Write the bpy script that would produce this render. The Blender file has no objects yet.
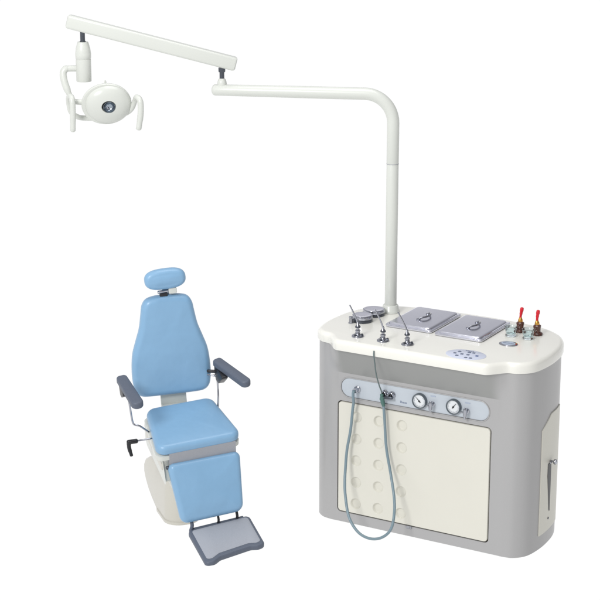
import bpy, bmesh, math, random
from math import radians, sin, cos, pi, sqrt
from mathutils import Vector, Matrix, Euler
random.seed(4)
sc = bpy.context.scene
col = sc.collection
V = Vector

# ------------------------------------------------------------------ materials
def lin(c):
    return tuple((x/255/12.92 if x/255 <= .04045 else ((x/255+.055)/1.055)**2.4) for x in c)

def mat(name, rgb, rough=.4, metal=0.0, spec=.5, coat=0.0, grain=0.0, gscale=60, bump=0.0, bscale=300,
        rvar=0.0, trans=0.0, ior=1.45, k=1.0, gstretch=None):
    m = bpy.data.materials.new(name); m.use_nodes = True
    nt = m.node_tree; b = nt.nodes['Principled BSDF']
    c = tuple(x*k for x in lin(rgb))
    b.inputs['Base Color'].default_value = (*c, 1)
    b.inputs['Roughness'].default_value = rough
    b.inputs['Metallic'].default_value = metal
    b.inputs['Specular IOR Level'].default_value = spec
    b.inputs['Coat Weight'].default_value = coat
    b.inputs['Coat Roughness'].default_value = .12
    b.inputs['Transmission Weight'].default_value = trans
    b.inputs['IOR'].default_value = ior
    tc = nt.nodes.new('ShaderNodeTexCoord')
    src = tc.outputs['Object']
    if gstretch:
        mp = nt.nodes.new('ShaderNodeMapping'); mp.inputs['Scale'].default_value = gstretch
        nt.links.new(src, mp.inputs['Vector']); src = mp.outputs['Vector']
    if grain or rvar:
        n = nt.nodes.new('ShaderNodeTexNoise'); n.inputs['Scale'].default_value = gscale
        n.inputs['Detail'].default_value = 6
        nt.links.new(src, n.inputs['Vector'])
        if grain:
            mr = nt.nodes.new('ShaderNodeMapRange')
            mr.inputs['From Min'].default_value = .25; mr.inputs['From Max'].default_value = .75
            mr.inputs['To Min'].default_value = 1-grain; mr.inputs['To Max'].default_value = 1+grain
            nt.links.new(n.outputs['Fac'], mr.inputs['Value'])
            mx = nt.nodes.new('ShaderNodeMix'); mx.data_type = 'RGBA'; mx.blend_type = 'MULTIPLY'
            mx.inputs['Factor'].default_value = 1
            mx.inputs['A'].default_value = (*c, 1)
            nt.links.new(mr.outputs['Result'], mx.inputs['B'])
            nt.links.new(mx.outputs['Result'], b.inputs['Base Color'])
        if rvar:
            mr = nt.nodes.new('ShaderNodeMapRange')
            mr.inputs['From Min'].default_value = .3; mr.inputs['From Max'].default_value = .7
            mr.inputs['To Min'].default_value = max(0, rough-rvar); mr.inputs['To Max'].default_value = rough+rvar
            nt.links.new(n.outputs['Fac'], mr.inputs['Value'])
            nt.links.new(mr.outputs['Result'], b.inputs['Roughness'])
    if bump:
        n2 = nt.nodes.new('ShaderNodeTexNoise'); n2.inputs['Scale'].default_value = bscale
        n2.inputs['Detail'].default_value = 3
        nt.links.new(tc.outputs['Object'], n2.inputs['Vector'])
        bp = nt.nodes.new('ShaderNodeBump'); bp.inputs['Strength'].default_value = bump
        bp.inputs['Distance'].default_value = .004
        nt.links.new(n2.outputs['Fac'], bp.inputs['Height'])
        nt.links.new(bp.outputs['Normal'], b.inputs['Normal'])
    return m

M = {}
M['enamel'] = mat('white_enamel', (239, 242, 235), .24, grain=.006, gscale=5, k=.70, rvar=.012)
M['shell'] = mat('warm_white_shell', (238, 235, 223), .32, grain=.012, gscale=7, k=.64, coat=.2, rvar=.04)
M['deck'] = mat('ivory_gelcoat', (246, 245, 237), .20, grain=.008, gscale=5, k=.85, coat=.2)
M['cream'] = mat('cream_panel', (238, 236, 224), .40, grain=.012, gscale=5, bump=.02, bscale=240, k=.78, rvar=.04)
M['paint'] = mat('lavender_grey_paint', (192, 191.5, 191.5), .36, metal=.12, grain=.03, gscale=420, bump=.02, bscale=500, k=.74, coat=.10)
M['gap'] = mat('dark_gap', (78, 72, 60), .8, grain=.1, gscale=40)
M['console'] = mat('console_blue_grey', (206, 214, 222), .35, grain=.025, gscale=14, k=.8, rvar=.06)
M['chrome'] = mat('chrome', (180, 182, 190), .13, metal=1, rvar=.04, gscale=40, k=.9)
M['steel'] = mat('brushed_steel', (238, 239, 250), .20, metal=1, grain=.012, gscale=30, gstretch=(1, 9, 1), rvar=.03, k=.90)
M['blue'] = mat('blue_vinyl', (140, 184, 220), .40, grain=.018, gscale=8, bump=.08, bscale=420, rvar=.05, k=.80, coat=.2)
M['rubber'] = mat('slate_rubber', (106, 115, 132), .5, grain=.03, gscale=120, bump=.12, bscale=500, k=.68)
M['footpad'] = mat('footpad_grey', (176, 181, 191), .6, grain=.04, gscale=260, bump=.25, bscale=420, k=.78)
M['apron'] = mat('apron_grey', (176, 178, 184), .5, grain=.03, gscale=120, k=.78)
M['black'] = mat('black_plastic', (30, 31, 36), .35, grain=.05, gscale=80)
M['dark'] = mat('dark_steel', (84, 88, 96), .3, metal=.8, grain=.05, gscale=60)
M['hose'] = mat('grey_hose', (136, 158, 168), .3, grain=.04, gscale=60, k=.74)
M['green'] = mat('green_fitting', (88, 128, 120), .4, grain=.05, gscale=60, k=.72)
M['thin'] = mat('dark_thin_tube', (98, 112, 112), .4, grain=.04, gscale=60)
M['dial'] = mat('dial_white', (236, 240, 242), .4, grain=.02, gscale=60, k=.85)
M['bezel'] = mat('bezel_dark', (112, 120, 126), .3, metal=.6, grain=.04, gscale=60)
M['ink'] = mat('slate_ink', (84, 94, 116), .6, grain=.05, gscale=80)
M['tag'] = mat('tag_grey', (168, 178, 194), .5, grain=.04, gscale=80)
M['mark'] = mat('faded_ink', (124, 134, 152), .6, grain=.05, gscale=80)
M['keypad'] = mat('keypad_film', (214, 220, 238), .3, grain=.02, gscale=30, k=.86)
M['button'] = mat('button_grey', (92, 102, 124), .4, grain=.04, gscale=80)
M['bluebtn'] = mat('button_blue', (44, 70, 124), .4, grain=.04, gscale=80)
M['amber'] = mat('amber_glass', (78, 40, 28), .15, grain=.12, gscale=60, coat=.6)
M['gold'] = mat('gold_collar', (214, 160, 80), .25, metal=.9, grain=.05, gscale=60)
M['red'] = mat('red_rubber', (208, 22, 42), .38, grain=.05, gscale=60)
M['glass'] = mat('pale_glass', (236, 247, 249), .04, trans=1.0, ior=1.35, grain=.01, gscale=20)
M['lens'] = mat('lamp_lens', (156, 166, 176), .14, metal=1, grain=.06, gscale=25)
M['hub'] = mat('lens_bezel', (104, 112, 118), .25, metal=.7, grain=.05, gscale=60)

def soften(m, scale, strength, dist):
    # a second, broad bump: upholstery is never perfectly even
    nt = m.node_tree; b = nt.nodes['Principled BSDF']
    tc = nt.nodes.new('ShaderNodeTexCoord'); n = nt.nodes.new('ShaderNodeTexNoise'); n.inputs['Scale'].default_value = scale; n.inputs['Detail'].default_value = 2
    nt.links.new(tc.outputs['Object'], n.inputs['Vector'])
    bp = nt.nodes.new('ShaderNodeBump'); bp.inputs['Strength'].default_value = strength; bp.inputs['Distance'].default_value = dist
    nt.links.new(n.outputs['Fac'], bp.inputs['Height'])
    ln = b.inputs['Normal'].links
    if ln: nt.links.new(ln[0].from_socket, bp.inputs['Normal'])
    nt.links.new(bp.outputs['Normal'], b.inputs['Normal'])
soften(M['blue'], 9, .35, .02)
soften(M['paint'], 3.5, .10, .02)

# ------------------------------------------------------------------ geometry helpers (return (verts, faces))
def catmull(pts, closed=False, n=8):
    P = [V(p) for p in pts]; out = []; L = len(P)
    rng = range(L) if closed else range(L-1)
    for i in rng:
        if closed:
            a, b, c, d = P[(i-1) % L], P[i], P[(i+1) % L], P[(i+2) % L]
        else:
            b, c = P[i], P[i+1]
            a = P[i-1] if i > 0 else b*2-c
            d = P[i+2] if i+2 < L else c*2-b
        for k in range(n):
            t = k/n
            out.append(.5*((2*b)+(c-a)*t+(2*a-5*b+4*c-d)*t*t+(3*b-3*c+d-a)*t**3))
    if not closed: out.append(P[-1])
    return out

def roundpoly(pts, rad, n=6):
    """polygon with rounded corners; rad is a number or list"""
    out = []; L = len(pts)
    for i in range(L):
        r = rad[i] if isinstance(rad, (list, tuple)) else rad
        p = V(pts[i]); a = V(pts[i-1])-p; b = V(pts[(i+1) % L])-p
        la, lb = a.length, b.length
        a.normalize(); b.normalize()
        ang = a.angle(b)
        if r <= 0 or abs(ang-pi) < .02: out.append(p); continue
        t = min(r/math.tan(ang/2), la*.49, lb*.49)
        rr = t*math.tan(ang/2)
        cen = p+(a+b).normalized()*(rr/sin(ang/2))
        s = p+a*t-cen; e = p+b*t-cen
        tot = s.angle(e)
        for k in range(n+1):
            f = k/n
            if tot < 1e-4: q = s
            else: q = s*(sin((1-f)*tot)/sin(tot))+e*(sin(f*tot)/sin(tot))
            out.append(cen+q)
    return out

def rrect(x0, y0, x1, y1, r, n=6):
    return roundpoly([(x0, y0), (x1, y0), (x1, y1), (x0, y1)], r, n)

def dense(out, step):
    res = []
    L = len(out)
    for i in range(L):
        a = V(out[i]); b = V(out[(i+1) % L]); k = max(1, int((b-a).length/step))
        for j in range(k): res.append(a.lerp(b, j/k))
    return res

def ellipse(cx, cy, rx, ry, n=40):
    return [V((cx+rx*cos(2*pi*i/n), cy+ry*sin(2*pi*i/n))) for i in range(n)]

def inset(out, d):
    L = len(out)
    res = []
    for i in range(L):
        a, b, c = out[i-1], out[i], out[(i+1) % L]
        e1 = (b-a); e2 = (c-b)
        if e1.length < 1e-7: e1 = e2
        if e2.length < 1e-7: e2 = e1
        n1 = V((-e1.y, e1.x)).normalized(); n2 = V((-e2.y, e2.x)).normalized()
        n = (n1+n2)
        if n.length < 1e-6: n = n1
        n.normalize()
        k = 1/max(.5, n.dot(n1))
        res.append(b+n*d*k)
    return res

def slab(out, prof, fr, dome=None, steps=6):
    """stack of inset outlines: prof = [(inset, z)...] bottom to top (outline counter-clockwise)"""
    out = [V((p[0], p[1])) for p in out]
    L = len(out); vs = []; fs = []
    for d, z in prof:
        for p in (inset(out, d) if d else out): vs.append(V(fr(p.x, p.y, z)))
    for r in range(len(prof)-1):
        for i in range(L):
            j = (i+1) % L
            fs.append((r*L+i, r*L+j, (r+1)*L+j, (r+1)*L+i))
    fs.append(tuple(reversed(range(L))))
    base = (len(prof)-1)*L
    if dome is None:
        fs.append(tuple(range(base, base+L)))
    else:
        last = inset(out, prof[-1][0]); zt = prof[-1][1]
        c = sum(last, V((0, 0)))/L
        prev = base
        for k in range(1, steps+1):
            s = 1-k/steps
            z = zt+dome*(1-s*s)
            if k < steps:
                st = len(vs)
                for p in last:
                    q = c+(p-c)*s; vs.append(V(fr(q.x, q.y, z)))
                for i in range(L):
                    j = (i+1) % L; fs.append((prev+i, prev+j, st+j, st+i))
                prev = st
            else:
                vs.append(V(fr(c.x, c.y, z))); ci = len(vs)-1
                for i in range(L): fs.append((prev+i, prev+(i+1) % L, ci))
    return vs, fs

def rim(r, z0, z1, n=5, rb=None):
    """profile of a slab with rounded edges (z0 bottom, z1 top)"""
    rb = r if rb is None else rb
    p = []
    if rb > 0:
        for k in range(n+1):
            a = pi/2*k/n; p.append((rb*(1-sin(a)), z0+rb*(1-cos(a))))
    else: p.append((0, z0))
    for k in range(n+1):
        a = pi/2*k/n; p.append((r*(1-cos(a)), z1-r*(1-sin(a))))
    q = [p[0]]
    for s in p[1:]:
        if abs(s[0]-q[-1][0])+abs(s[1]-q[-1][1]) > 1e-6: q.append(s)
    return q

def lathe(prof, fr, n=32):
    vs = []; fs = []; R = len(prof)
    for r, z in prof:
        for i in range(n):
            a = 2*pi*i/n; vs.append(V(fr(r*cos(a), r*sin(a), z)))
    for k in range(R-1):
        for i in range(n):
            j = (i+1) % n; fs.append((k*n+i, k*n+j, (k+1)*n+j, (k+1)*n+i))
    fs.append(tuple(reversed(range(n)))); fs.append(tuple(range((R-1)*n, R*n)))
    return vs, fs

def tube(path, r, n=16, smooth=0, fr=None):
    P = [V(fr(*p)) if fr else V(p) for p in path]
    if smooth: P = catmull(P, n=smooth)
    rr = r if isinstance(r, (list, tuple)) else [r]*len(P)
    if len(rr) != len(P):
        rr = [rr[min(len(rr)-1, int(i/(len(P)-1)*(len(rr)-1)+.5))] for i in range(len(P))]
    vs = []; fs = []
    t0 = (P[1]-P[0]).normalized()
    nrm = t0.orthogonal().normalized()
    for i, p in enumerate(P):
        t = (P[min(i+1, len(P)-1)]-P[max(i-1, 0)]).normalized()
        nrm = (nrm-t*nrm.dot(t)).normalized(); bn = t.cross(nrm)
        for k in range(n):
            a = 2*pi*k/n; vs.append(p+(nrm*cos(a)+bn*sin(a))*rr[i])
    for i in range(len(P)-1):
        for k in range(n):
            j = (k+1) % n; fs.append((i*n+k, i*n+j, (i+1)*n+j, (i+1)*n+k))
    # rounded ends
    def cap(i, sgn):
        t = ((P[1]-P[0]) if i == 0 else (P[-1]-P[-2])).normalized()*sgn
        ring = [i*n+k for k in range(n)]
        c = P[i]
        for f in (.5, .85):
            st = len(vs)
            for k in range(n):
                d = vs[i*n+k]-c
                vs.append(c+d*sqrt(1-f*f)+t*rr[i]*f*.6)
            for k in range(n):
                j = (k+1) % n
                q = (ring[k], ring[j], st+j, st+k)
                fs.append(q if sgn > 0 else tuple(reversed(q)))
            ring = [st+k for k in range(n)]
        fs.append(tuple(ring) if sgn > 0 else tuple(reversed(ring)))
    cap(0, -1); cap(len(P)-1, 1)
    return vs, fs

def sphere(c, r, fr=None, n=16, s=(1, 1, 1)):
    vs = []; fs = []; m = n//2
    f = fr or (lambda x, y, z: V((x, y, z)))
    for i in range(1, m):
        a = pi*i/m
        for k in range(n):
            b = 2*pi*k/n
            vs.append(V(f(c[0]+r*s[0]*sin(a)*cos(b), c[1]+r*s[1]*sin(a)*sin(b), c[2]-r*s[2]*cos(a))))
    for i in range(m-2):
        for k in range(n):
            j = (k+1) % n; fs.append((i*n+k, i*n+j, (i+1)*n+j, (i+1)*n+k))
    vs.append(V(f(c[0], c[1], c[2]-r*s[2]))); vs.append(V(f(c[0], c[1], c[2]+r*s[2])))
    a, b = len(vs)-2, len(vs)-1
    for k in range(n):
        j = (k+1) % n; fs.append((a, j, k)); fs.append(((m-2)*n+k, (m-2)*n+j, b))
    return vs, fs

ROOT = {}
def rootmat(o):
    while o.parent: o = o.parent
    return ROOT.get(o.name, Matrix())

def obj(name, geos, m, parent=None, sharp=38, fix=True):
    if isinstance(geos, tuple): geos = [geos]
    vs = []; fs = []; mi = []
    for gi, g in enumerate(geos):
        o = len(vs); vs += g[0]
        fs += [tuple(i+o for i in f) for f in g[1]]
    if parent:
        inv = rootmat(parent).inverted(); vs = [inv @ V(v) for v in vs]
    me = bpy.data.meshes.new(name)
    me.from_pydata([tuple(v) for v in vs], [], fs)
    bm = bmesh.new(); bm.from_mesh(me)
    if fix: bmesh.ops.recalc_face_normals(bm, faces=bm.faces)
    bm.to_mesh(me); bm.free()
    finish(me, sharp)
    ms = m if isinstance(m, list) else [m]
    for x in ms: me.materials.append(x)
    ob = bpy.data.objects.new(name, me); col.objects.link(ob)
    if parent: ob.parent = parent
    return ob

def flat_front(me, d, tol=.999):
    for p in me.polygons:
        if p.normal.dot(d) > tol: p.use_smooth = False

def finish(me, sharp=38):
    me.polygons.foreach_set('use_smooth', [True]*len(me.polygons))
    me.update()
    me.set_sharp_from_angle(angle=radians(sharp))

def thing(name, label, cat, loc, rotz=0, group=None):
    o = bpy.data.objects.new(name, None); col.objects.link(o)
    o.empty_display_size = .1
    o.location = loc; o.rotation_euler = (0, 0, rotz)
    ROOT[o.name] = Matrix.Translation(V(loc)) @ Matrix.Rotation(rotz, 4, 'Z')
    o['label'] = label; o['category'] = cat
    if group: o['group'] = group
    return o

def dup(root, loc, rot, label):
    r = root.copy(); col.objects.link(r); r.location = loc; r.rotation_euler = rot
    r['label'] = label
    def rec(src, dst):
        for ch in list(src.children):
            c = ch.copy(); col.objects.link(c); c.parent = dst
            rec(ch, c)
    rec(root, r)
    return r

def cut(ob, geos):
    """boolean-subtract closed shapes from an object's mesh (same local space as the root)"""
    inv = rootmat(ob).inverted()
    for g in geos:
        me = bpy.data.meshes.new('cutter'); me.from_pydata([tuple(inv @ V(v)) for v in g[0]], [], g[1])
        bm = bmesh.new(); bm.from_mesh(me); bmesh.ops.recalc_face_normals(bm, faces=bm.faces); bm.to_mesh(me); bm.free()
        c = bpy.data.objects.new('cutter', me); col.objects.link(c)
        c.parent = ob.parent
        md = ob.modifiers.new('b', 'BOOLEAN'); md.operation = 'DIFFERENCE'; md.object = c; md.solver = 'EXACT'
        dg = bpy.context.evaluated_depsgraph_get()
        new = bpy.data.meshes.new_from_object(ob.evaluated_get(dg))
        ob.modifiers.clear(); old = ob.data; ob.data = new
        bpy.data.objects.remove(c); bpy.data.meshes.remove(me); bpy.data.meshes.remove(old)
    finish(ob.data)

ident = lambda x, y, z: V((x, y, z))
def frame(o, ax, ay, az):
    o, ax, ay, az = V(o), V(ax), V(ay), V(az)
    return lambda x, y, z: o+ax*x+ay*y+az*z

# ------------------------------------------------------------------ setting
sweep = [(-30, 0), (20, 0)]+[(20+6*sin(pi/2*k/10), 5-5*cos(pi/2*k/10)) for k in range(1, 11)]   # one white sheet, curving up far behind
fl = obj('floor', ([(x, y, z) for y, z in sweep for x in (-60, 60)], [(2*i, 2*i+1, 2*i+3, 2*i+2) for i in range(len(sweep)-1)]), None)
fl['kind'] = 'structure'
fm = bpy.data.materials.new('self_lit_white_sweep'); fm.use_nodes = True
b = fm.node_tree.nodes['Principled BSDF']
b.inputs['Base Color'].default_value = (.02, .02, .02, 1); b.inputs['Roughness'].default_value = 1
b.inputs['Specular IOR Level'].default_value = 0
b.inputs['Emission Color'].default_value = (1, 1, 1, 1); b.inputs['Emission Strength'].default_value = 1.0  # glow added to keep the sweep pure white and shadowless; also lights undersides
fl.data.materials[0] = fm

# ------------------------------------------------------------------ treatment cabinet
A = radians(30)
O = V((0.6461235, -0.3682254, 0))
CX = V((cos(A), -sin(A), 0)); CY = V((sin(A), cos(A), 0)); CZ = V((0, 0, 1))
C = frame(O, CX, CY, CZ)                       # cabinet coordinates: x right along the front, y back, z up
face = lambda y0: (lambda x, z, d: C(x, y0-d, z))   # on the front: x, z, distance out of the front
CC = -.135
cab = thing('treatment_cabinet', 'grey treatment cabinet with ivory countertop, cream door and gauge console', 'cabinet', C(CC, .3, 0), -A)

def outline(bump, grow=0.0):
    half = [(0, 0), (.15, 0), (.30, 0), (.36, 0), (.405, 0), (.45, 0), (.495, .012), (.538, .058), (.556, .14),
            (.560, .24), (.548, .355), (.512, .455), (.455, .525), (.355, .58), (.185, .61)]
    pts = [(CC+x, y) for x, y in half]+[(CC, .615)]+[(CC-x, y) for x, y in reversed(half[1:])]
    o = dense(catmull([V((x, y)) for x, y in pts], True, 6), .018)
    res = []
    for p in o:
        if p.y < .12:
            t = (abs(p.x-CC)-.362)/(.455-.362); t = min(1, max(0, t)); s = 1-t*t*(3-2*t)
            p = V((p.x, p.y-bump*s))
        res.append(p)
    return inset(res, -grow) if grow else res

# body: straight sides, then a wedge that swells forward under the countertop
levels = [(.010, .0, .000), (.0, .006, .000), (.0, .2, .000), (.0, .4, .0), (.0, .62, .0), (.0, .748, .0)]
rings = []
for d, z, bmp in levels: rings.append((inset(outline(bmp), d) if d else outline(bmp), z))
for k in range(1, 9): rings.append((outline(.072*k/8), .748+(.884-.748)*k/8))
vs = []; fs = []; L = len(rings[0][0])
for o, z in rings: vs += [C(p.x, p.y, z) for p in o]
for r in range(len(rings)-1):
    for i in range(L):
        j = (i+1) % L; fs.append((r*L+i, r*L+j, (r+1)*L+j, (r+1)*L+i))
fs.append(tuple(reversed(range(L)))); fs.append(tuple(range((len(rings)-1)*L, len(rings)*L)))
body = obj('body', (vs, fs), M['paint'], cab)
DX0, DX1, DZ0, DZ1 = -.537, .235, .060, .605
cut(body, [slab(rrect(DX0-.0055, DZ0-.0055, DX1+.0055, DZ1+.0055, .020), [(0, -.014), (0, .06)], face(0)),
           slab(rrect(-.525, .633, .227, .727, .046, 10), [(0, -.004), (0, .06)], face(0))])

flat_front(body.data, V((0, -1, 0)), .99999)
# shade under the countertop painted into the sloping underside's colour, fading at its ends
at = body.data.attributes.new('undercut_shade', 'FLOAT', 'POINT')
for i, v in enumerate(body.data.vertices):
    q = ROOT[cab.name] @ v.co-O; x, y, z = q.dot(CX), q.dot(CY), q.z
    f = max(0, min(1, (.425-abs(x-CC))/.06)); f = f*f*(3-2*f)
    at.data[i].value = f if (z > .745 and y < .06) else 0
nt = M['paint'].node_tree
an = nt.nodes.new('ShaderNodeAttribute'); an.attribute_name = 'undercut_shade'
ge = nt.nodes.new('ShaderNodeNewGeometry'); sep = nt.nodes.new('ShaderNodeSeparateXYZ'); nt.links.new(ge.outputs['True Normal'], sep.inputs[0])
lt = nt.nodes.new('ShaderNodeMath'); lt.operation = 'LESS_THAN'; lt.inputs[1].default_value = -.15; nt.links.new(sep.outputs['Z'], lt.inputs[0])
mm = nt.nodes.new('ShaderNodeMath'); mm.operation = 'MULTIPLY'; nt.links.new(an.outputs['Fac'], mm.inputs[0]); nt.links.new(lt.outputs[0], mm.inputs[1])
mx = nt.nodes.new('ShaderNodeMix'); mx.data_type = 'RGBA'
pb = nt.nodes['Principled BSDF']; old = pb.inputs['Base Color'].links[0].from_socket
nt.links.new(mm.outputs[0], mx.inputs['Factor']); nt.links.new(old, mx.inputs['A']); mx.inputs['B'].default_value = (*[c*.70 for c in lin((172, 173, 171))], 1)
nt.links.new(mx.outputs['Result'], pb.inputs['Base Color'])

# dark recess liner + door with three columns of round finger dimples
obj('door_gap', slab(rrect(DX0-.005, DZ0-.005, DX1+.005, DZ1+.005, .0205), [(0, -.0138), (0, -.0130)], face(0)), M['gap'], cab)
door = obj('door', slab(dense(rrect(DX0, DZ0, DX1, DZ1, .017), .03), [(0, -.0125), (0, .0), (.0012, .0022), (.003, .003)], face(0)), M['cream'], cab)
cutters = []
dprof = [(.0150, -.0092), (.0190, -.0090), (.0208, -.0080), (.0226, -.0054), (.0250, -.0010), (.0264, .0018), (.0280, .0031), (.032, .0040), (.032, .02)]
for cx in (-.4415, -.324, -.205):
    for cz in (.542, .434, .326, .218, .110):
        cutters.append(lathe(dprof, lambda a, b, z, cx=cx, cz=cz: face(0)(cx+a, cz+b, z), 40))
allv = []; allf = []
for g in cutters:
    o = len(allv); allv += g[0]; allf += [tuple(i+o for i in f) for f in g[1]]
cut(door, [(allv, allf)])
finish(door.data, 45); flat_front(door.data, V((0, -1, 0)))
obj('door_latch', [slab(rrect(-.176, .044, -.146, .0565, .004, 3), rim(.0015, .0005, .006), face(0)),
                   slab(rrect(-.169, .0475, -.153, .0585, .003, 3), rim(.001, .005, .010), face(0))], M['apron'], cab)

# countertop
o = outline(.078, .009)
deck = obj('countertop', slab(o, [(.02, .882), (.006, .880), (.001, .8815), (0, .885)]+[(.022*(1-cos(pi/2*k/8)), .908+.022*sin(pi/2*k/8)) for k in range(0, 9)], C), M['deck'], cab)
DT = .930

# console
con = obj('console_panel', slab(rrect(-.523, .635, .225, .725, .0445, 10), rim(.0012, -.0038, -.0008, 3), face(0)), M['console'], cab)
obj('console_rim', [(lambda path: tube(path+[path[0]], .0028, 8))([face(0)(p.x, p.y, .001) for p in rrect(-.5265, .6315, .2285, .7285, .048, 10)])], M['paint'], cab)
def gauge(cx, cz, ang):
    f = lambda a, b, z: face(0)(cx+a, cz+b, z)
    g = obj('gauge', lathe([(.036, -.001), (.036, .014), (.034, .0175), (.0320, .018), (.0305, .015), (.0303, .010)], f, 40), M['bezel'], cab)
    obj('dial', lathe([(.031, .006), (.031, .0105), (.001, .0106)], f, 36), M['dial'], g)
    tick = []
    for k in range(25):
        a = radians(-225+270*k/24); r0 = .0215 if k % 4 == 0 else .0235
        w = .0006
        tick.append(slab([(r0, -w), (.0280, -w), (.0280, w), (r0, w)], [(0, .0108), (0, .0112)],
                         lambda x, y, z, a=a: f(x*cos(a)-y*sin(a), x*sin(a)+y*cos(a), z)))
    obj('scale_marks', tick, M['ink'], g)
    rn = lambda x, y, z: f(x*cos(ang)-y*sin(ang), x*sin(ang)+y*cos(ang), z)
    obj('needle', [slab([(-.009, -.0022), (.021, -.0006), (.021, .0006), (-.009, .0022)], [(0, .0118), (0, .013)], rn),
                   lathe([(.004, .0113), (.004, .0138), (.002, .0145)], f, 14)], M['black'], g)
gauge(-.115, .679, radians(135)); gauge(.0553, .6805, radians(52))
def valve(cx, cz):
    f = lambda a, b, z: face(0)(cx+a, cz+b, z)
    v = obj('valve', [lathe([(.012, -.001), (.012, .004), (.007, .006), (.006, .022), (.008, .024), (.008, .030), (.006, .032)], f, 20),
                      tube([f(0, .0, .024), f(-.020, -.004, .024)], .0042, 10)], M['chrome'], cab)
    obj('valve_handle', [tube([f(.002, .020, .028), f(.003, .006, .030), f(.002, -.012, .029), f(0, -.030, .026)], [.0055, .0095, .008, .0055], 12, 4)], M['chrome'], v)
    obj('valve_tag', slab(rrect(cx-.012, cz+.034, cx+.014, cz+.040, .001, 2), [(0, -.001), (0, .0004)], face(0)), M['tag'], cab)
valve(-.052, .673); valve(.119, .670)
hp = lambda cx, cz: (lambda a, b, z: face(0)(cx+a, cz+b, z))
obj('hose_port', [lathe([(.016, -.001), (.016, .005), (.012, .007), (.010, .020), (.0115, .021), (.0115, .030), (.008, .031)], hp(-.438, .6795), 24)], M['chrome'], cab)
for cx, cz in ((-.2935, .684), (-.257, .683)):
    p = obj('socket', [lathe([(.0165, -.001), (.0165, .006), (.014, .0085), (.0125, .018), (.0105, .0195), (.009, .0195), (.0085, .010)], hp(cx, cz), 24)], M['chrome'], cab)
    obj('socket_core', [lathe([(.0083, .006), (.0083, .0135), (.004, .0155)], hp(cx, cz), 18)], M['black'], p)
# small printed marks beside the sockets (too small to read in the photograph)
marks = []
x = -.217
for w, h in ((.009, .011), (.005, .007), (.006, .007), (.004, .007), (.006, .007), (.005, .007)):
    marks.append(slab([(x, .650), (x+w-.0015, .650), (x+w-.0015, .650+h), (x, .650+h)], [(0, -.001), (0, -.0003)], face(0))); x += w
obj('printed_mark', marks, M['mark'], cab)

# side panel wrapped on the rounded right end
ol = outline(0)
right = sorted([p for p in ol if p.x > CC+.50 and p.y > .05], key=lambda p: p.y)
def side_x(y):
    for a, b in zip(right, right[1:]):
        if a.y <= y <= b.y: return a.x+(b.x-a.x)*(y-a.y)/max(1e-6, b.y-a.y)
    return right[-1].x
def side(y, z, d):
    e = .004; n = V((1, -(side_x(y+e)-side_x(y-e))/(2*e))).normalized()
    return C(side_x(y)+n.x*d, y+n.y*d, z)
def side_patch(poly_lo, poly_hi, ys, d0, d1):
    """closed curved plate: z limits as functions of y"""
    vs = []; fs = []; n = len(ys)
    for y in ys:
        vs += [side(y, poly_lo(y), d0), side(y, poly_hi(y), d0), side(y, poly_hi(y), d1), side(y, poly_lo(y), d1)]
    for i in range(n-1):
        for k in range(4):
            j = (k+1) % 4; fs.append((i*4+k, i*4+j, i*4+4+j, i*4+4+k))
    fs.append((0, 1, 2, 3)); fs.append(tuple(4*(n-1)+k for k in (3, 2, 1, 0)))
    return vs, fs
ys = [.148+.232*k/24 for k in range(25)]
sp = obj('side_panel', side_patch(lambda y: .074, lambda y: min(.640, .583+(y-.148)*.62), ys, -.002, .005), M['cream'], cab, sharp=30)
obj('slot', side_patch(lambda y: .165+max(0, .242-y)*6, lambda y: .405, [.212+.042*k/6 for k in range(7)], .003, .0064), M['black'], sp)
kn = lambda a, b, z: side(.246, .409, 0)+(CX*z+CY*a+CZ*b)
obj('knob', [lathe([(.005, .004), (.005, .020), (.011, .022), (.013, .028), (.011, .034), (.006, .037)], kn, 20),
             tube([kn(-.022, -.002, .012), kn(0, 0, .012)], .004, 8)], M['chrome'], sp)
obj('screw', lathe([(.006, .004), (.006, .007), (.003, .008)], lambda a, b, z: side(.240, .132, 0)+(CX*z+CY*a+CZ*b), 14), M['dark'], sp)

# keypad and badge on the countertop
kp = obj('keypad', slab(ellipse(.104, .004, .094, .070, 48), [(0, DT-.002), (0, DT+.0010), (.001, DT+.0016)], C), M['keypad'], cab)
for i, (x, y) in enumerate([(.0522, -.0015), (.0752, -.030), (.0614, .029), (.0861, -.0006), (.1148, .0016), (.1051, .038), (.1268, .039), (.1568, .005), (.123, -.040), (.1452, -.038)]):
    obj('button', slab(rrect(x-.0072, y-.0072, x+.0072, y+.0072, .004, 4), rim(.001, DT+.001, DT+.0032, 3), C), M['bluebtn' if i == 7 else 'button'], kp)
obj('printed_mark', [slab(rrect(.078+.0085*i, .0545, .078+.0085*i+.0062, .0605, .001, 2), [(0, DT+.001), (0, DT+.0022)], C) for i in range(5)], M['button'], kp)
bd = obj('badge', slab(ellipse(.2035, .2455, .044, .036, 40), rim(.0022, DT-.001, DT+.0042, 3), C), M['chrome'], cab)
obj('badge_inlay', slab(ellipse(.2035, .2455, .033, .026, 36), [(0, DT+.003), (0, DT+.0048)], C), M['tag'], bd)
obj('printed_mark', [slab([(.178+.0075*i, .242), (.178+.0075*i+.0052, .242), (.178+.0075*i+.0052, .242+h), (.178+.0075*i, .242+h)], [(0, DT+.004), (0, DT+.0054)], C) for i, h in enumerate((.011, .008, .008, .011, .008, .008, .008))], M['mark'], bd)

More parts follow.
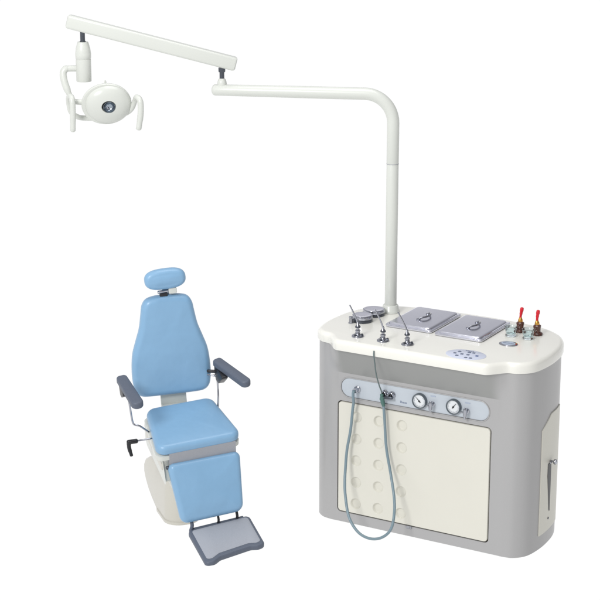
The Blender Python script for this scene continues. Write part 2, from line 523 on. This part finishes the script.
# ------------------------------------------------------------------ instrument trays with lids
def local(root): return ROOT[root.name]
def tray(cx, cy):
    t = thing('instrument_tray', 'left lidded stainless tray beside the lamp pole base', 'tray', C(cx, cy, DT), -A, 'lidded trays on the countertop')
    f = frame(C(cx, cy, DT), CX, CY, CZ)
    W, D = .121, .169
    obj('pan', [slab(rrect(-W+.003, -D+.003, W-.003, D-.003, .014), [(.004, .0005), (0, .003), (0, .0075)], f),
                slab(rrect(-W, -D, W, D, .017, 8), rim(.0015, .0072, .0105, 3), f)], M['steel'], t)
    lid = obj('lid', [slab(rrect(-W+.001, -D+.001, W-.001, D-.001, .016, 8), rim(.0012, .0107, .0140, 3), f),
                      slab(rrect(-W+.009, -D+.009, W-.009, D-.009, .026, 12),
                           [(0, .0136), (.0003, .0150), (.0010, .0172), (.0025, .0196), (.0052, .0216), (.0090, .0228), (.0140, .0232)], f)], M['steel'], t)
    obj('handle', [tube([(.000, -.052, .0255), (.006, -.051, .0310), (.018, -.040, .0335), (.028, -.018, .0345), (.028, .018, .0345), (.018, .040, .0335), (.006, .051, .0310), (.0, .052, .0255)], .0044, 12, 6, f),
                   lathe([(.010, .0225), (.010, .0275), (.007, .029)], lambda x, y, z: f(x-.002, y-.051, z), 18),
                   lathe([(.010, .0225), (.010, .0275), (.007, .029)], lambda x, y, z: f(x-.002, y+.051, z), 18)], M['chrome'], lid)
    return t
tr = tray(-.2915, .382)
dup(tr, C(-.0300, .368, DT), (0, 0, -A), 'right lidded stainless tray next to the glass cups')

# ------------------------------------------------------------------ spray guns in their sockets
def spray_gun(p, rz):
    t = thing('spray_gun', 'leftmost chrome spray nozzle, in front of the metal jars', 'spray nozzle', C(p[0], p[1], DT), -A+rz, 'spray nozzles on the countertop')
    f = frame(C(p[0], p[1], DT), CX, CY, CZ) if not rz else None
    obj('flange', [lathe([(.029, 0), (.029, .004), (.027, .007), (.020, .009), (.014, .010), (.011, .014), (.010, .024), (.0125, .026), (.0125, .031), (.008, .034)], f, 32)], M['chrome'], t)
    for a in (20, 140, 260):
        obj('screw', lathe([(.0062, .006), (.0062, .0125), (.004, .0145)], lambda x, y, z, a=radians(a): f(x+.020*cos(a), y+.020*sin(a), z), 6), M['dark'], t)
    nz = obj('nozzle', [lathe([(.006, .030), (.006, .040), (.0105, .042), (.0115, .048), (.009, .054), (.006, .058), (.0055, .066), (.003, .069)], f, 20),
                   tube([(0, 0, .062), (-.006, -.003, .082), (-.017, -.010, .112), (-.033, -.019, .150)], [.0046, .0040, .0036, .0032], 10, 6, f)], M['chrome'], t)
    obj('grip_ring', [lathe([(.0125, .0435), (.0128, .0475), (.0122, .0505)], f, 20)], M['dark'], nz)
    return t
sg = spray_gun((-.4454, .011), 0)
dup(sg, C(-.3122, .006, DT), (0, 0, -A+radians(6)), 'middle chrome spray nozzle, behind the top of the thin tube')
dup(sg, C(-.1909, .013, DT), (radians(-2), radians(-4), -A-radians(4)), 'rightmost chrome spray nozzle, in front of the left tray')

# ------------------------------------------------------------------ metal jars by the pole
def jar(p, r, h, label, latch):
    t = thing('metal_jar', label, 'jar', C(p[0], p[1], DT), -A, 'round metal jars by the lamp pole')
    f = frame(C(p[0], p[1], DT), CX, CY, CZ)
    obj('jar_body', lathe([(r*.97, 0), (r*.99, .002), (r*.99, h*.30), (r*.985, h*.32), (r*.985, h*.52)], f, 44), M['dark'], t)
    ld = obj('lid', lathe([(r*1.03, h*.53), (r*1.03, h*.60), (r, h*.63), (r, h*.92), (r*.985, h*.98), (r*.94, h), (r*.90, h*.99)], f, 44), M['chrome'], t)
    obj('lid_top', lathe([(r*.91, h*.90), (r*.91, h*1.015), (r*.88, h*1.03), (r*.80, h*1.0), (r*.4, h*1.005), (.002, h*1.01)], f, 44), M['steel'], ld)
    if latch:
        obj('latch', [lathe([(.012, 0), (.012, .004), (.009, .006), (.0085, .026), (.0105, .028), (.010, .033), (.005, .035)], lambda x, y, z: f(x-.031, y-.058, z), 18),
                      tube([(-.031, -.058, .016), (-.020, -.040, .018)], .004, 8, 0, f)], M['chrome'], t)
    else:
        obj('latch', [tube([(-.005, -r-.004, .004), (-.005, -r-.006, h*.8)], .004, 8, 0, f)], M['chrome'], t)
jar((-.545, .243), .0485, .033, 'nearer round metal jar with a chrome latch post at its left', True)
jar((-.548, .365), .0525, .031, 'farther round metal jar right beside the lamp pole base', False)

# ------------------------------------------------------------------ dropper bottles
def dropper(p):
    t = thing('dropper_bottle', 'brown dropper bottle with red bulb, between the two glass cups', 'bottle', C(p[0], p[1], DT), -A, 'dropper bottles at the right end')
    f = frame(C(p[0], p[1], DT), CX, CY, CZ)
    obj('bottle', lathe([(.024, 0), (.026, .003), (.025, .008), (.017, .013), (.0155, .018), (.0165, .030), (.0185, .040), (.0185, .044), (.014, .048), (.010, .050)], f, 28), M['amber'], t)
    obj('collar', lathe([(.0105, .049), (.0112, .052), (.0108, .058), (.008, .064), (.0062, .070)], f, 24), M['gold'], t)
    obj('bulb', tube([(0, 0, .066), (.0005, 0, .076), (.0025, 0, .092), (.005, 0, .106), (.006, 0, .114)], [.0058, .0058, .0072, .0088, .0082], 16, 5, f), M['red'], t)
    return t
db = dropper((.1705, .455))
dup(db, C(.2585, .4506, DT), (0, radians(-3), -A+radians(40)), 'brown dropper bottle with red bulb, nearest the rounded right end')

# ------------------------------------------------------------------ glass cups
def glass_cup(p):
    t = thing('glass_cup', 'clear glass cup beside the right tray', 'glass cup', C(p[0], p[1], DT), -A, 'clear glass cups by the droppers')
    f = frame(C(p[0], p[1], DT), CX, CY, CZ)
    prof = [(.003, .0006), (.0235, .0006), (.0255, .003), (.0255, .006), (.0235, .009), (.0245, .020), (.0275, .040), (.0295, .043), (.0295, .046), (.0275, .047),
            (.0250, .043), (.0222, .022), (.0210, .013), (.003, .011)]
    obj('bowl', lathe(prof, f, 36), M['glass'], t)
    return t
gc = glass_cup((.160, .372))
dup(gc, C(.2465, .370, DT), (0, 0, -A+radians(20)), 'clear glass cup in front of the rightmost dropper bottle')

# ------------------------------------------------------------------ hose
hz = [(-.438, .679, .030), (-.4385, .676, .041), (-.4372, .655, .045), (-.437, .625, .040), (-.4440, .5876, .036), (-.4540, .4868, .036), (-.4690, .3870, .042),
      (-.4659, .3001, .0615), (-.4556, .2455, .0856), (-.4381, .1879, .111), (-.3983, .1044, .1479), (-.3378, .051, .1715), (-.2712, .035, .1785), (-.2129, .0509, .1715), (-.1768, .0931, .1529),
      (-.1764, .1612, .1228), (-.1946, .2303, .0923), (-.2363, .3257, .0501), (-.2602, .3996, .036), (-.271, .4613, .033), (-.2809, .5764, .030), (-.2885, .640, .028)]
hose = thing('suction_hose', 'grey hose looping down in front of the cream door, with a green fitting', 'hose', C(-.438, -.03, .679), -A)
obj('loop', tube(hz, .0066, 14, 6, face(0)), M['hose'], hose)
gf = obj('fitting', [tube([face(0)(-.2875, .632, .028), face(0)(-.294, .656, .027), face(0)(-.2985, .684, .026)], [.0080, .0100, .0085], 14, 4),
                lathe([(.0098, -.008), (.0108, -.004), (.0108, .004), (.0098, .008)], lambda a, b, z: face(0)(-.2960+z*.3, .668+z, .027)+CX*a+CY*b, 18)], M['green'], hose)
obj('crossbar', [tube([face(0)(-.296, .671, .026), face(0)(-.272, .6735, .026), face(0)(-.246, .676, .026)], .0065, 12),
                 tube([face(0)(-.2935, .684, .018), face(0)(-.2935, .673, .026)], .005, 10),
                 tube([face(0)(-.257, .683, .018), face(0)(-.257, .675, .026)], .005, 10)], M['dark'], gf)
obj('thin_tube', tube([(-.2985, .686, .026), (-.2975, .705, .034), (-.298, .738, .055), (-.302, .797, .078), (-.3045, .8585, .090), (-.3075, .889, .0925), (-.3082, .908, .0905)], .0030, 10, 6, face(0)), M['thin'], hose)

# ------------------------------------------------------------------ examination lamp on its pole
PB = C(-.503, .452, DT)
lamp = thing('examination_lamp', 'white examination lamp hanging from a long jointed arm on a bent pole behind the countertop', 'lamp', PB)
px, py = PB.x, PB.y
zarm = 1.985
end = V((-.403, .41, zarm)); pt = V((px, py, zarm)); ad = (end-pt).normalized()
R = .135
path = [V((px, py, DT+.005)), V((px, py, 1.3)), V((px, py, 1.657))]
obj('pole', [tube(path, .0287, 36), ], M['enamel'], lamp)
path = [V((px, py, 1.6585))]+[V((px, py, zarm-R))+V((0, 0, 1))*R*sin(a)+ad*R*(1-cos(a)) for a in [pi/2*k/16 for k in range(17)]]
path += [path[-1].lerp(end, k/6) for k in range(1, 7)]
obj('boom', tube(path, [.0290]*20+[.0283, .0278, .0272, .0268], 36), M['enamel'], lamp)
obj('pole_collar', lathe([(.044, DT+.0005), (.044, DT+.010), (.041, DT+.014), (.0375, DT+.034), (.035, DT+.037), (.0295, DT+.038)], lambda x, y, z: V((px+x, py+y, z)), 40), M['enamel'], lamp)
obj('joint_ring', lathe([(.0292, 1.6555), (.0296, 1.657), (.0292, 1.6585)], lambda x, y, z: V((px+x, py+y, z)), 36), M['apron'], lamp)
ep = V((-.369, .41, 0))
E0 = lambda x, y, z: ep+V((x, y, z))
obj('pivot_cap', lathe([(.022, 1.995), (.0225, 2.018), (.021, 2.026), (.017, 2.036), (.012, 2.040)], E0, 28), M['enamel'], lamp)
obj('pivot_pin', [lathe([(.0115, 2.035), (.0115, 2.085)], E0, 20), lathe([(.0155, 2.070), (.0165, 2.075), (.0165, 2.090)], E0, 20)], M['dark'], lamp)
# box beam, a little taller than wide
bl = V((-1.0905, .41, 2.3095)); br = V((-.3025, .41, 2.1075))
bx = (br-bl).normalized(); by = V((0, 1, 0)); bz = bx.cross(by)
blen = (br-bl).length
sec = rrect(-.027, -.0325, .027, .0325, .011, 6)     # y, z section
BF = lambda a, b_, s: bl+bx*s+by*a+bz*b_
obj('beam', slab(sec, [(.010, -.002), (.003, .002), (0, .010), (0, blen*.5), (0, blen-.010), (.003, blen-.002), (.010, blen+.002)], BF), M['enamel'], lamp)
for a_ in (.018, blen-.0205): obj('end_trim', slab(rrect(-.0272, -.0327, .0272, .0327, .0112, 6), [(.0003, a_), (.0003, a_+.0025)], BF), M['enamel'], lamp)
hpv = V((-1.0215, .41, 0)); H0 = lambda x, y, z: hpv+V((x, y, z))
obj('pivot_pin', [lathe([(.0115, 2.205), (.0115, 2.270)], H0, 20), lathe([(.0150, 2.205), (.0150, 2.214), (.0120, 2.217)], H0, 20)], M['dark'], lamp)
obj('socket', lathe([(.0345, 2.026), (.0360, 2.029), (.0360, 2.129), (.0345, 2.1305), (.0345, 2.1325), (.0365, 2.135), (.0375, 2.155), (.0345, 2.180), (.0280, 2.204), (.0250, 2.212), (.012, 2.213)], H0, 36), M['enamel'], lamp)
obj('yoke', tube([(-1.045, .41, 2.087), (-1.088, .405, 2.087), (-1.108, .400, 2.083), (-1.117, .395, 2.060), (-1.106, .385, 2.010), (-1.080, .375, 1.950), (-1.066, .372, 1.936), (-1.020, .375, 1.931)], [.0145]*2+[.0165]*3+[.013]*3, 18, 6), M['enamel'], lamp)
# lamp head: oval dish with an outer rim, looking at the viewer, turned a little right
hc = V((-.911, .372, 1.927))
nz = V((.16, -.955, -.21)).normalized(); nx = V((0, 0, 1)).cross(nz); nx = V((1, 0, 0)) - nz*nz.x; nx.normalize(); ny = nz.cross(nx)
HF = lambda x, y, z: hc+nx*x*1.15+ny*y+nz*z
hd = obj('lamp_head', lathe([(.020, -.085), (.045, -.078), (.070, -.058), (.088, -.030), (.0990, -.006), (.1025, .002), (.1025, .007), (.0985, .0115), (.0930, .012)], lambda x, y, z: HF(x-.003, y, z), 64), M['enamel'], lamp)
obj('face_cover', lathe([(.0920, .010), (.0935, .014), (.0905, .021), (.080, .031), (.062, .039), (.042, .0445), (.030, .046), (.0287, .044), (.0280, .037), (.0278, .006)], lambda x, y, z: HF(x+.004, y-.001, z), 64), M['enamel'], hd)
ln = obj('lens', lathe([(.0290, .012), (.0290, .0440), (.0270, .0462), (.0252, .0445), (.0246, .041), (.0246, .017)], lambda x, y, z: hc+nx*(x*1.02+.007)+ny*(y-.004)+nz*z, 36), M['hub'], hd)
obj('lens_glass', lathe([(.0245, .018), (.0243, .0415), (.021, .0355), (.016, .0305), (.010, .0275), (.002, .0265)], lambda x, y, z: hc+nx*(x*1.02+.007)+ny*(y-.004)+nz*z, 32), M['lens'], hd)
obj('bulb', lathe([(.0085, .026), (.0085, .030), (.0065, .0345), (.003, .0362), (.0008, .0365)], lambda x, y, z: hc+nx*(x*.8+.007-.007)+ny*(y*.8-.013)+nz*(z-.003), 20), M['chrome'], hd)  # not a bulb: chrome dome added as the bright crescent in the lens
obj('vent_knob', lathe([(.005, 2.020), (.005, 2.030), (.003, 2.036)], lambda x, y, z: V((-.917+x, .372+y, z)), 12), M['enamel'], hd)
obj('handle', tube([(-.850, .405, 1.868), (-.820, .400, 1.879), (-.796, .385, 1.902), (-.779, .365, 1.940), (-.768, .335, 1.962), (-.753, .315, 1.955), (-.747, .308, 1.930), (-.749, .305, 1.880), (-.759, .305, 1.818)], [.0125, .0125, .0125, .0125, .013, .014, .0145, .0145, .0135], 18, 6), M['enamel'], lamp)
obj('handle', tube([(-.970, .420, 1.850), (-1.010, .420, 1.848), (-1.055, .415, 1.854), (-1.087, .405, 1.880), (-1.095, .395, 1.925), (-1.090, .370, 1.958), (-1.076, .345, 1.962), (-1.070, .330, 1.940), (-1.069, .325, 1.880), (-1.071, .325, 1.806)], [.0125, .0125, .0125, .0125, .0125, .013, .0135, .0140, .0140, .0130], 18, 6), M['enamel'], lamp)

# ------------------------------------------------------------------ treatment chair
K = .975
S = V((-.4605826, -.3327699, .4916872))
ya, ti = radians(19), radians(15.6)
RX = Matrix.Rotation(ti, 3, 'X')
def axes(yaw):
    return RX @ V((cos(yaw), sin(yaw), 0)), RX @ V((sin(yaw), -cos(yaw), 0)), RX @ V((0, 0, 1))
LX, FW, UP = axes(ya)
chair = thing('treatment_chair', 'light blue padded treatment chair with headrest, armrests, legrest and footrest', 'chair', V((S.x, S.y+.33, 0)), ya)
SF = frame(S, LX, FW*-1, UP)                # seat frame: x right, y towards the back, z up (origin: front edge centre)
def s(x, y, z): return SF(x, y, z)
seat_out = roundpoly([(-.205, .0), (.212, .0), (.163, .338), (-.168, .338)], [.045, .045, .05, .05], 8)
seat = obj('seat', slab(dense([V((p.x*K, p.y)) for p in seat_out], .02), rim(.024, -.046, 0, 7, .010), s, dome=.007, steps=8), M['blue'], chair)
obj('seat_frame', [slab(dense(roundpoly([(-.202, .005), (.204, .005), (.166, .335), (-.176, .335)], [.035, .035, .03, .03], 6), .03), [(.004, -.080), (0, -.076), (0, -.056), (.006, -.0525)], s)], M['enamel'], chair)
# body under the seat: tapered housing that runs down to the legrest
hv = []
for (z, x0, x1, y0, y1) in ((-.078, -.180, .168, .020, .325), (-.120, -.168, .158, .022, .315), (-.20, -.150, .145, .035, .24), (-.30, -.118, .122, .07, .22)):
    hv.append([(p.x, p.y, z) for p in rrect(x0, y0, x1, y1, .025, 5)])
L = len(hv[0]); vs = [s(*p) for r in hv for p in r]; fs = []
for r in range(len(hv)-1):
    for i in range(L): fs.append((r*L+i, r*L+(i+1) % L, (r+1)*L+(i+1) % L, (r+1)*L+i))
fs += [tuple(range(L)), tuple(range((len(hv)-1)*L, len(hv)*L))]
obj('housing', (vs, fs), M['enamel'], chair)
obj('side_skirt', slab(roundpoly([(.045, -.0805), (.315, -.0805), (.345, -.10), (.345, -.175), (.32, -.196), (.005, -.196), (-.004, -.184), (.028, -.11)], [.006, .02, .02, .03, .02, .010, .010, .02], 5),
                        rim(.012, -.168, .150, 5, .012), lambda y, z, x: s(x, y, z)), M['enamel'], chair)
obj('skirt_trim', slab(roundpoly([(.050, -.100), (.31, -.100), (.325, -.118), (.315, -.150), (.028, -.150), (.036, -.118)], .012, 5), rim(.003, -.172, -.1675, 3, 0), lambda y, z, x: s(x, y, z)), M['shell'], chair)
obj('apron', slab(rrect(-.142, -.130, .176, -.040, .004, 3), [(0, -.02), (.001, .0)], lambda x, z, d: s(x, .0005-d, z)), M['apron'], chair)
obj('hinge', [tube([s(-.155, .004, -.118), s(.16, .004, -.118)], .009, 12)], M['dark'], chair)

# backrest
LB, FB, UB = axes(radians(12))
rec = radians(15)
bu = UB*cos(rec)-FB*sin(rec); bn = FB*cos(rec)+UB*sin(rec)
BO = S-FW*.35
BK = frame(BO, LB, bu, bn)                  # x right, y up the back, z out of the cushion
half = [(.0, .024), (.10, .024), (.150, .030), (.176, .055), (.185, .10), (.186, .16), (.178, .235), (.158, .300), (.138, .360), (.126, .425), (.118, .468), (.098, .497), (.06, .509), (.0, .512)]
cxb = lambda y: -.019+.004*(y/.5)
pts = [(cxb(y)+x, y) for x, y in half]+[(cxb(y)-x, y) for x, y in reversed(half[1:-1])]
bo = catmull([V(p) for p in pts], True, 6)
back = obj('backrest', slab(dense(bo, .02), rim(.030, -.055, 0, 8, .012), BK, dome=.008, steps=9), M['blue'], chair)
obj('back_shell', slab(dense(inset(bo, .010), .03), [(.03, -.074), (.008, -.070), (0, -.060), (.001, -.0552)], BK), M['enamel'], chair)
obj('back_bracket', [slab(rrect(-.078, -.050, .045, .06, .008, 4), rim(.003, -.052, -.040, 3, .003), BK),
                     slab(rrect(-.078, -.050, .045, -.025, .006, 4), rim(.003, -.052, -.015, 3, .003), BK)], M['enamel'], chair)
# headrest
hr = roundpoly([(-.112, .546), (.074, .546), (.084, .642), (-.112, .642)], [.044, .046, .050, .046], 12)
hb = catmull([V((-.016+.0965*cos(a)*(abs(cos(a))**-.28 if abs(cos(a)) > 1e-3 else 1), .592+.049*sin(a)*(abs(sin(a))**-.22 if abs(sin(a)) > 1e-3 else 1))) for a in [2*pi*(k+.5)/36 for k in range(36)]], True, 2)
tiltc = radians(2)
def HR(x, y, z):
    dx, dy = x+.016, y-.592
    return BK(-.016+dx*cos(tiltc)-dy*sin(tiltc), .592+dx*sin(tiltc)+dy*cos(tiltc), z)
head = obj('headrest', slab(hb, rim(.024, -.040, .008, 8, .014), HR, dome=.006, steps=7), M['blue'], chair)
obj('headrest_bar', [tube([BK(-.052, .530, -.020), BK(-.002, .534, -.020)], .0075, 12), slab(rrect(-.03, .46, .0, .60, .004, 3), [(0, -.052), (0, -.044)], BK)], M['chrome'], chair)
obj('headrest_clamp', slab(rrect(-.004, .520, .034, .548, .006, 4), rim(.003, -.038, -.006, 3, .003), BK), M['enamel'], chair)
obj('headrest_knob', slab(rrect(-.046, .508, -.010, .526, .004, 4), rim(.003, -.038, -.014, 3, .003), BK), M['black'], chair)

# armrests
def armrest(a, b_, w0, w1, bracket, rod):
    a, b_ = V(a), V(b_)
    u = (b_-a).normalized(); n = V((-u.y, u.x))
    out = [V((0, -w0)), V(((b_-a).length, -w1)), V(((b_-a).length, w1)), V((0, w0))]
    o = roundpoly(out, [w0*.7, w1*.95, w1*.95, w0*.7], 8)
    f = lambda x, y, z: s(a.x+u.x*x+n.x*y, -(a.y+u.y*x+n.y*y), z)
    ar = obj('armrest', slab(dense(o, .03), rim(.010, .166, .200, 6, .008), f, dome=.002, steps=3), M['rubber'], chair)
    obj('bracket', bracket, M['black'], ar)
    obj('rod', rod, M['chrome'], ar)
armrest((-.268, -.352), (-.2475, -.098), .0255, .0285,
        [slab(roundpoly([(.335, .168), (.25, .168), (.245, .15), (.285, .118), (.31, .115)], .006, 4), rim(.002, -.285, -.262, 3, .002), lambda y, z, x: s(x, y, z))],
        [tube([s(-.262, .252, .165), s(-.258, .240, .09), s(-.2535, .228, .020), s(-.2465, .222, .0), s(-.222, .215, -.010), s(-.180, .215, -.055)], .0046, 10, 5)])
armrest((.188, -.345), (.272, -.106), .0240, .0250,
        [slab(roundpoly([(.350, .168), (.215, .168), (.235, .145), (.285, .095), (.325, .088), (.350, .12)], .006, 4), rim(.003, .180, .210, 3, .003), lambda y, z, x: s(x, y, z)),
         tube([s(.188, .335, .130), s(.150, .355, .128)], .008, 10)],
        [tube([s(.188, .335, .105), s(.150, .36, .105)], .005, 10), tube([s(.186, .322, .115), s(.183, .305, .060), s(.178, .285, .020), s(.168, .262, -.040), s(.160, .255, -.07)], .0045, 10, 5)])

# legrest
lg = radians(62)
ldn = FW*cos(lg)-UP*sin(lg); lnm = FW*sin(lg)+UP*cos(lg)
LO = S-UP*(.06*K)
LG = frame(LO, LX, ldn*-1, lnm)
lo = roundpoly([(-.134*K, -.326*K), (.170*K, -.322*K), (.197*K, -.037*K), (-.158*K, -.034*K)], [.035, .042, .028, .028], 8)
obj('legrest', slab(dense(lo, .02), rim(.024, -.045, 0, 7, .010), LG, dome=.006, steps=8), M['blue'], chair)
obj('legrest_frame', slab(dense(inset(lo, .008), .03), [(.012, -.066), (.002, -.062), (0, -.0455)], LG), M['enamel'], chair)
# footrest
FO = S-UP*(.40*K)+FW*(.10*K)
fr_ = radians(2.6)
FO = FO+UP*.010-LX*.0
FF0 = frame(FO, LX, FW*-1, UP)
def FF(x, y, z):
    dx, dy = (x-.045)*1.035, (y+.16)*1.02
    return FF0(.045+dx*cos(fr_)-dy*sin(fr_), -.16+dx*sin(fr_)+dy*cos(fr_), z)
fo = roundpoly([(-.099, -.301), (-.060, -.300), (-.022, -.276), (.128, -.258), (.158, -.268), (.196, -.262), (.199, -.036), (-.101, -.040)], [.03, .03, .03, .03, .02, .03, .024, .024], 6)
fo = [V((p.x*K, p.y*K)) for p in fo]
foot = obj('footrest', slab(dense(fo, .03), rim(.011, -.030, 0, 6, .010), FF), M['rubber'], chair)
fi = roundpoly([(-.085, -.272), (-.062, -.276), (-.020, -.252), (.126, -.235), (.158, -.245), (.182, -.240), (.185, -.052), (-.085, -.054)], [.018, .018, .03, .03, .02, .018, .016, .016], 6)
obj('tread', slab(dense([V((p.x*K, p.y*K)) for p in fi], .03), [(0, -.004), (0, .0012), (.002, .0026)], FF), M['footpad'], foot)
for x, r, m_ in ((-.082, .0085, 'rubber'), (.045, .0055, 'black'), (.135, .0065, 'black')):
    obj('strut', tube([LG(x+.0, -.300, -.035), LG(x, -.335, -.030), FF(x, -.040, -.012), FF(x, -.075, -.012)], r, 10, 4), M[m_], foot)
obj('cross_bar', tube([FF(-.070, -.033, -.010), FF(.165, -.033, -.010)], .0070, 10), M['rubber'], foot)

# lever
lv = obj('lever', tube([s(-.170, .160, -.052), s(-.262, .168, -.055)], .0042, 10), M['chrome'], chair)
obj('grip', [tube([s(-.252, .168, -.055), s(-.292, .172, -.056)], .0110, 14), tube([s(-.288, .172, -.052), s(-.289, .168, -.085), s(-.284, .150, -.118)], [.0105, .0095, .0080], 14, 5)], M['black'], lv)

# base: swept foot standing flat on the floor
lh = V((cos(ya), sin(ya), 0)); fh = V((sin(ya), -cos(ya), 0)); S0 = V((S.x, S.y, 0))
BH = lambda x, f_, z: S0+lh*x+fh*f_+V((0, 0, z))
rings = [(-.090, .056, -.225, -.405, .004, .060), (-.096, .062, -.214, -.430, .0, .068), (-.099, .066, -.206, -.480, .012, .075), (-.1005, .068, -.200, -.550, .034, .08), (-.101, .069, -.197, -.615, .060, .08),
         (-.101, .069, -.195, -.665, .090, .08), (-.101, .069, -.193, -.695, .122, .08), (-.1005, .068, -.191, -.695, .155, .08), (-.099, .067, -.189, -.670, .186, .08), (-.0965, .065, -.187, -.620, .212, .078),
         (-.092, .062, -.187, -.560, .230, .074), (-.084, .056, -.192, -.490, .243, .068), (-.068, .046, -.205, -.430, .252, .058), (-.04, .03, -.235, -.370, .257, .04)]
vs = []; fs = []
for x0, x1, f0, f1, z, r in rings: vs += [BH(p.x, p.y, z) for p in roundpoly([(x0, f1), (x1, f1), (x1, f0), (x0, f0)], [min(r, .05), min(r, .05), r, r], 10)]
L = len(vs)//len(rings)
for k in range(len(rings)-1):
    for i in range(L): fs.append((k*L+i, k*L+(i+1) % L, (k+1)*L+(i+1) % L, (k+1)*L+i))
fs += [tuple(range(L)), tuple(range((len(rings)-1)*L, len(rings)*L))]
obj('base', (vs, fs), M['shell'], chair, sharp=60)
obj('base_plate', slab(roundpoly([(-.099, -.455), (.066, -.455), (.066, -.207), (-.099, -.207)], [.05, .05, .072, .072], 10), [(.0, .0), (-.004, .002), (-.0045, .014), (-.001, .0175), (.012, .018)], BH), M['shell'], chair)

# ------------------------------------------------------------------ light
w = bpy.data.worlds.new('World'); sc.world = w; w.use_nodes = True
nt = w.node_tree; bg = nt.nodes['Background']
tc = nt.nodes.new('ShaderNodeTexCoord'); sx = nt.nodes.new('ShaderNodeSeparateXYZ')
nt.links.new(tc.outputs['Generated'], sx.inputs[0])
cr = nt.nodes.new('ShaderNodeValToRGB'); el = cr.color_ramp.elements
el[0].position = 0; el[0].color = (1, 1, 1, 1)
el[1].position = 1; el[1].color = (.62, .62, .63, 1)
mr = nt.nodes.new('ShaderNodeMapRange'); mr.inputs['From Min'].default_value = -1; mr.inputs['From Max'].default_value = 1
nt.links.new(sx.outputs['Z'], mr.inputs['Value']); nt.links.new(mr.outputs['Result'], cr.inputs['Fac'])
for p, c in ((.495, (1, 1, 1)), (.505, (.60, .60, .62)), (.62, (.56, .56, .59)), (.80, (.55, .55, .57))):
    e = el.new(p); e.color = (*c, 1)
mr2 = nt.nodes.new('ShaderNodeMapRange'); mr2.inputs['From Min'].default_value = .0; mr2.inputs['From Max'].default_value = .8
mr2.inputs['To Min'].default_value = 1; mr2.inputs['To Max'].default_value = .35
nt.links.new(sx.outputs['X'], mr2.inputs['Value'])
mxw = nt.nodes.new('ShaderNodeMix'); mxw.data_type = 'RGBA'; mxw.blend_type = 'MULTIPLY'; mxw.inputs['Factor'].default_value = 1
nt.links.new(cr.outputs['Color'], mxw.inputs['A']); nt.links.new(mr2.outputs['Result'], mxw.inputs['B'])
nt.links.new(mxw.outputs['Result'], bg.inputs['Color']); bg.inputs['Strength'].default_value = 1.0

def area(name, loc, target, size, power, color=(1, 1, 1)):
    l = bpy.data.lights.new(name, 'AREA'); l.shape = 'SQUARE'; l.size = size; l.energy = power; l.color = color
    o = bpy.data.objects.new(name, l); col.objects.link(o); o.location = loc
    o.rotation_euler = (V(target)-V(loc)).to_track_quat('-Z', 'Y').to_euler()
    o['kind'] = 'structure'
    return o
area('softbox', (-3.8, -6.4, 5.4), (0, 0, .8), 2.4, 420, (1, .995, .985))
area('overhead_softbox', (.2, -.6, 6.0), (.1, 0, .8), 3.0, 110)

# ------------------------------------------------------------------ camera
cd = bpy.data.cameras.new('camera'); cam = bpy.data.objects.new('camera', cd); col.objects.link(cam)
cam.location = (0, -8, 3.3); cam.rotation_euler = (radians(90-15.6), 0, 0)
cd.sensor_width = 36; cd.sensor_height = 36; cd.lens = 36*1785/600; cd.clip_end = 400
sc.camera = cam
sc.render.engine = 'CYCLES'
sc.view_settings.view_transform = 'Standard'; sc.view_settings.look = 'None'; sc.view_settings.exposure = 0; sc.view_settings.gamma = 1
sc.cycles.max_bounces = 10; sc.cycles.transmission_bounces = 10
